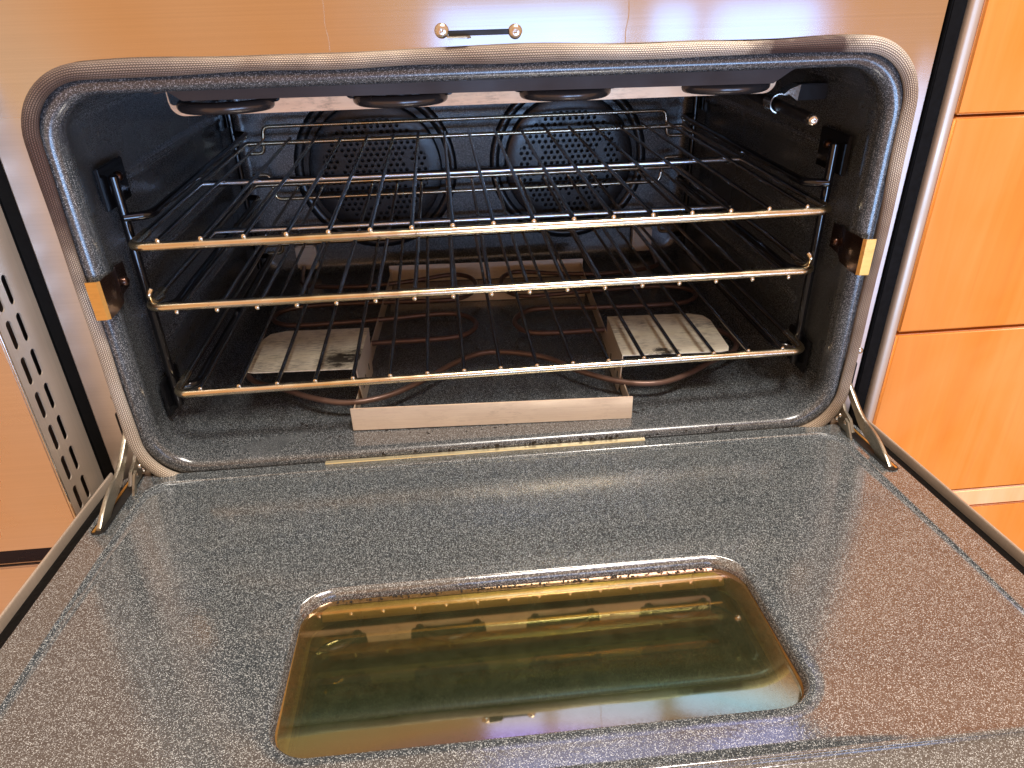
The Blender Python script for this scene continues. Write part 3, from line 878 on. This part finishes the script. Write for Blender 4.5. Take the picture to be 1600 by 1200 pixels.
# ------------------------------------------------------------------ heat deflector on the oven floor
hd = tag(empty('heat_deflector', (0.004, 0.27, 0.0)), 'tan steel strip frame with two raised shields standing on oven floor', 'deflector')
YAW = -0.052
def hdx(a, b, c):
    return (0.0045 + a * cos(YAW) - b * sin(YAW), 0.270 + a * sin(YAW) + b * cos(YAW), c)
def hbox(*p, bev=0.0006):
    return xf(box(*p, bev), hdx)
obj('front_strip', hbox(-0.1650, 0.1650, -0.2385, -0.2373, -0.0005, 0.0300), 'steel_tan', hd)
obj('rear_strip', hbox(-0.1690, 0.1690, 0.2373, 0.2385, -0.0005, 0.0300), 'steel_tan', hd)
for sx in (-1, 1):
    obj('side_strip', hbox(sx * 0.1644 - 0.0006, sx * 0.1644 + 0.0006, -0.2370, -0.09, -0.0005, 0.0190), 'steel_tan', hd)
    obj('side_strip', hbox(sx * 0.1644 - 0.0006, sx * 0.1644 + 0.0006, -0.088, 0.2370, -0.0005, 0.0240), 'steel_tan', hd)
obj('cross_strip', hbox(-0.160, 0.160, 0.140, 0.1412, -0.0005, 0.012), 'steel_tan', hd)
for sx in (-1, 1):
    yo = -0.005 if sx < 0 else 0.0
    y0, y1 = -0.1920 + yo, -0.078 + yo
    xi, xo = 0.1590, 0.2920
    top = [(xi, y0), (xo - 0.012, y0), (xo - 0.003, y0 + 0.003), (xo, y0 + 0.011), (xo, y1 - 0.024), (xo - 0.006, y1 - 0.008), (xo - 0.024, y1), (xi, y1)]
    z = 0.0605
    obj('shield_top', prism(top if sx > 0 else [(-a, b) for a, b in top], lambda a, b, d: hdx(a, b, d), z - 0.0012, z, 0.0), 'steel_shield', hd, smooth=False)
    side = [(y0, z - 0.0014), (y0 + 0.006, 0.030), (y0 + 0.020, -0.0003), (y1 - 0.012, -0.0003), (y1 - 0.006, 0.030), (y1, z - 0.0014)]
    obj('shield_side', prism(side, lambda a, b, d: hdx(sx * (xi - d * 0 ) + sx * d, a, b), 0.0, 0.0012, 0.0), 'steel_tan', hd, smooth=False)
    bend = [(xi + 0.0004, z - 0.0022), (xi - 0.0002, z - 0.0014), (xi + 0.0003, z - 0.0003), (xi + 0.0012, z + 0.0002)]
    for yy in (-0.168, -0.150, -0.120):
        obj('vent_hole', xf(box(xi - 0.0004, xi + 0.0002, yy - 0.0016, yy + 0.0016, 0.018, 0.026, 0.0), lambda a, b, c: hdx(sx * a, b, c)), 'black', hd)

# ------------------------------------------------------------------ three wire racks
def make_rack(label, x0, yf, z, yaw, flip, jitter):
    root = tag(empty('oven_rack', (x0, yf, z)), label, 'oven rack', 'wire racks in the oven')
    root.rotation_euler = (0, 0, yaw)
    up = -1 if flip else 1
    hw, dp = 0.3600, 0.516
    def ro(name, vf, mat, **k):
        return obj(name, vf, mat, root, local=True, **k)
    frame = fillet([(-hw, 0, 0), (hw, 0, 0), (hw, dp, 0), (-hw, dp, 0)], 0.016, 6, True)
    # front rail is heavier than the side and rear wires
    ro('front_rail', tube(fillet([(-hw, 0.050, 0), (-hw, 0, 0), (hw, 0, 0), (hw, 0.050, 0)], 0.015, 8), 0.0046, 14), 'rack')
    ro('side_wire', tube([(-hw, 0.050, 0), (-hw, dp * 0.5, 0), (-hw, dp, 0)], 0.0036, 10), 'rod')
    ro('side_wire', tube([(hw, 0.050, 0), (hw, dp * 0.5, 0), (hw, dp, 0)], 0.0036, 10), 'rod')
    ro('rear_rail', tube([(-hw, dp, 0), (hw, dp, 0)], 0.0036, 12), 'rack')
    ro('cross_rail', tube([(-hw, dp / 2, -0.0008 * up), (hw, dp / 2, -0.0008 * up)], 0.0042, 12), 'rack_grey')
    gx, gz = 0.333, 0.025 * up
    gp = fillet([(-gx - 0.028, dp + 0.004, -0.016 * up), (-gx - 0.002, dp + 0.004, -0.016 * up), (-gx, dp + 0.003, 0.0), (-gx + 0.004, dp + 0.003, gz), (gx - 0.004, dp + 0.003, gz), (gx, dp + 0.003, 0.0), (gx + 0.002, dp + 0.004, -0.016 * up), (gx + 0.028, dp + 0.004, -0.016 * up)], 0.009, 6)
    ro('rear_guard', tube(gp, 0.0031, 10), 'rack')
    for sx in (-1, 1) if flip else ():
        sp = fillet([(sx * (hw - 0.006), 0.030, 0.0), (sx * (hw - 0.004), 0.012, -0.002 * up), (sx * (hw - 0.002), 0.006, -0.012 * up), (sx * (hw - 0.0045), 0.010, -0.0165 * up)], 0.004, 4)
        ro('stop_pin', tube(sp, 0.0030, 10), 'rack')
    zr = 0.0058 * up
    rods = 17
    me = None
    for i in range(rods):
        x = -0.3315 + 0.663 * i / (rods - 1)
        if me is None:
            o = ro('rod', tube([(0, -0.0022, 0), (0, 0.02, 0), (0, dp + 0.002, 0)], 0.0024, 10), 'rod')
            tip = o.data
            me = o.data
            me.materials.append(M['rack'])
            for p in me.polygons:
                if sum(me.vertices[v].co.y for v in p.vertices) / len(p.vertices) < 0.0:
                    p.material_index = 1
        else:
            o = bpy.data.objects.new('rod', me)
            COL.objects.link(o)
            o.parent = root
        o.location = (x, 0, zr)
        o.rotation_euler = (random.uniform(-1, 1) * jitter, 0, random.uniform(-1, 1) * jitter)
    return root
make_rack('topmost wire rack with raised rear guard, under the broil element', 0.0012, 0.0325, 0.2366, 0.0021, False, 0.0022)
make_rack('middle wire rack set in upside down with upturned corner pins', -0.0031, 0.0402, 0.1679, -0.0048, True, 0.0022)
make_rack('lowest wire rack just above the tan steel shields', 0.0035, 0.0341, 0.0686, 0.0060, False, 0.0022)

# ------------------------------------------------------------------ closed oven door to the left (slotted edge faces the open oven)
ld = tag(empty('closed_oven', (-0.60, -0.03, -0.10)), 'closed brushed steel oven with a slotted door edge, left of the open one', 'oven')
XS, XE = -0.447, -0.95
obj('front_skin', join(box(XE, XS - 0.0022, -0.0655, -0.0640, -0.0515, 0.62, 0.0006), box(XE, XS - 0.010, -0.0638, 0.0, -0.0515, -0.0500, 0.0004)), 'steel_door_left', ld)
obj('edge_fold', loft([[(x, y, -0.0515), (x, y, 0.62)] for x, y in ((XS - 0.0022, -0.0650), (XS - 0.0012, -0.0655), (XS - 0.0003, -0.0648), (XS, -0.0638))], closed=False), 'screw', ld, angle=80)
def slotted_side():
    cols = [(-0.0495, 0.0042), (-0.0312, 0.0042)]
    pitch, L2 = 0.0372, 0.0142
    top0 = 0.2229 + pitch * 9
    rows = [top0 - pitch * i for i in range(0, 18)]
    ye = [-0.0637, -0.0400, 0.0040]
    V, F = [], []
    def quadstrip(z0, z1, y0, y1):
        k = len(V)
        V.extend([(XS, y0, z0), (XS, y1, z0), (XS, y1, z1), (XS, y0, z1)])
        F.append((k, k + 1, k + 2, k + 3))
    for r in rows:
        if r - pitch / 2 < -0.052:
            continue
        for (cy, hw), (y0, y1) in zip(cols, ((-0.0637, -0.0403), (-0.0403, -0.0220))):
            outer, inner = [], []
            n = 32
            for i in range(n):
                t = 2 * PI * i / n + 1e-4
                # obround point
                a, b = hw * cos(t), hw * sin(t)
                inner.append((cy + a, r + b + (L2 - hw) * (1 if b > 0 else -1)))
                # matching point on the cell rectangle
                ca, sa = cos(t), sin(t)
                hwc = (y1 - cy) if ca > 0 else (cy - y0)
                k = min(hwc / max(abs(ca), 1e-6), (pitch / 2) / max(abs(sa), 1e-6))
                outer.append((cy + ca * k, r + sa * k))
            # snap nearest points to the four corners so cells tile
            for qy in (y0, y1):
                for qz in (r - pitch / 2, r + pitch / 2):
                    j = min(range(n), key=lambda i: (outer[i][0] - qy) ** 2 + (outer[i][1] - qz) ** 2)
                    outer[j] = (qy, qz)
            k = len(V)
            V.extend([(XS, a, b) for a, b in outer])
            V.extend([(XS, a, b) for a, b in inner])
            V.extend([(XS - 0.0012, a, b) for a, b in inner])
            for i in range(n):
                j = (i + 1) % n
                F.append((k + i, k + j, k + n + j, k + n + i))
                F.append((k + n + i, k + n + j, k + 2 * n + j, k + 2 * n + i))
        quadstrip(r - pitch / 2, r + pitch / 2, -0.0220, 0.0040)
    return V, F
obj('slotted_edge', slotted_side(), 'steel_side', ld, angle=30)
obj('dark_backing', box(XE, XS + 0.0005, 0.0050, 0.012, -0.50, 0.62, 0.0004), 'rubber_gap_black', ld)  # added dark plate, keeps ambient light from showing through the gap
obj('inner_liner', box(XS - 0.016, XS - 0.014, -0.060, 0.002, -0.050, 0.62, 0.0004), 'steel_brown', ld)
for i in range(15):
    z = -0.035 + 0.0372 * i
    obj('inner_rib', box(XS - 0.0138, XS - 0.006, -0.058, -0.044, z, z + 0.006, 0.0006), 'steel_brown', ld)
kp = tag(obj('kick_panel', join(box(XE, -0.436, -0.0655, -0.060, -0.50, -0.0738, 0.0016), box(XE, -0.440, -0.0590, 0.0, -0.0765, -0.0738, 0.0006)), 'steel_door_left'), 'brushed steel lower panel beneath the closed door, left of the open oven', 'panel')
obj('gap_back', box(XE, -0.446, -0.030, -0.028, -0.0738, -0.0515, 0.0004), 'steel_brown', ld)

# ------------------------------------------------------------------ drawer cabinet to the right
cb = tag(empty('drawer_cabinet', (0.75, 0.02, -0.50)), 'orange maple cabinet with flat drawer fronts, right of the oven', 'cabinet')
CX0, CX1 = 0.4432, 1.15
obj('carcass', box(CX0 + 0.002, CX1, 0.012, 0.45, -0.50, 0.62, 0.001), 'wood', cb)
for z0, z1, mt in ((0.3355, 0.62, 'wood'), (0.1065, 0.3330, 'wood'), (-0.1255, 0.1035, 'wood'), (-0.1535, -0.1268, 'wood_pale'), (-0.44, -0.1555, 'wood')):
    obj('drawer_front', box(CX0, CX1, -0.008 if mt == 'wood' else -0.0085, 0.0105, z0, z1, 0.0022, 3), mt, cb, angle=60)

# ------------------------------------------------------------------ burnt crumbs
def crumbs():
    rnd = random.Random(3)
    V, F = [], []
    def crumb(P, ex, ey, ez, r):
        k = len(V)
        n = 6
        a0 = rnd.random() * 6
        st = rnd.uniform(1.0, 2.4)
        an = rnd.random() * PI
        for lvl, (q, h) in enumerate(((1.0, 0.0), (0.75, 0.45))):
            for i in range(n):
                t = a0 + 2 * PI * i / n
                rr = r * q * rnd.uniform(0.7, 1.25)
                a, b = rr * cos(t) * st, rr * sin(t)
                a, b = a * cos(an) - b * sin(an), a * sin(an) + b * cos(an)
                V.append(P + ex * a + ey * b + ez * (h * r))
        for i in range(n):
            j = (i + 1) % n
            F.append((k + i, k + j, k + n + j, k + n + i))
        F.append(tuple(k + n + i for i in range(n)))
    X, Y, Z = Vector((1, 0, 0)), Vector((0, 1, 0)), Vector((0, 0, 1))
    for i in range(130):         # oven floor, mostly near the mouth
        y = 0.02 + abs(rnd.gauss(0, 0.06))
        crumb(Vector((rnd.uniform(-0.33, 0.33), y, -0.0013 if y > 0.036 else -0.0004)), X, Y, Z, rnd.uniform(0.0004, 0.0013) * (1.6 if rnd.random() < 0.12 else 1))
    dn = Vector((0, sin(TD), cos(TD)))
    ds = Vector((0, -cos(TD), sin(TD)))
    for i in range(150):         # along the top edge of the window recess
        x = rnd.uniform(-0.16, 0.17)
        crumb(Vector(D(x, WS0 + 0.0022 + abs(rnd.gauss(0, 0.0016)), -0.0040)), X, ds, dn, rnd.uniform(0.0003, 0.0010))
    for i in range(90):          # loose on the enamel of the door
        crumb(Vector(D(rnd.uniform(-0.35, 0.35), rnd.uniform(0.05, 0.22), 0.0047)), X, ds, dn, rnd.uniform(0.0003, 0.0008))
    for i in range(70):          # on the front of the sill
        crumb(Vector((rnd.gauss(0.06, 0.10), -0.0052, rnd.uniform(-0.0085, -0.004))), X, Z, -Y, rnd.uniform(0.0005, 0.0016))
    return V, F
M['crumb'] = simple('crumb', (0.012, 0.008, 0.006), 0.7, 0, 1.45, 0.5, 300)
cr = tag(obj('crumbs', crumbs(), 'crumb', smooth=False), 'small burnt black crumbs scattered on oven floor and open door', 'crumbs')
cr['kind'] = 'stuff'
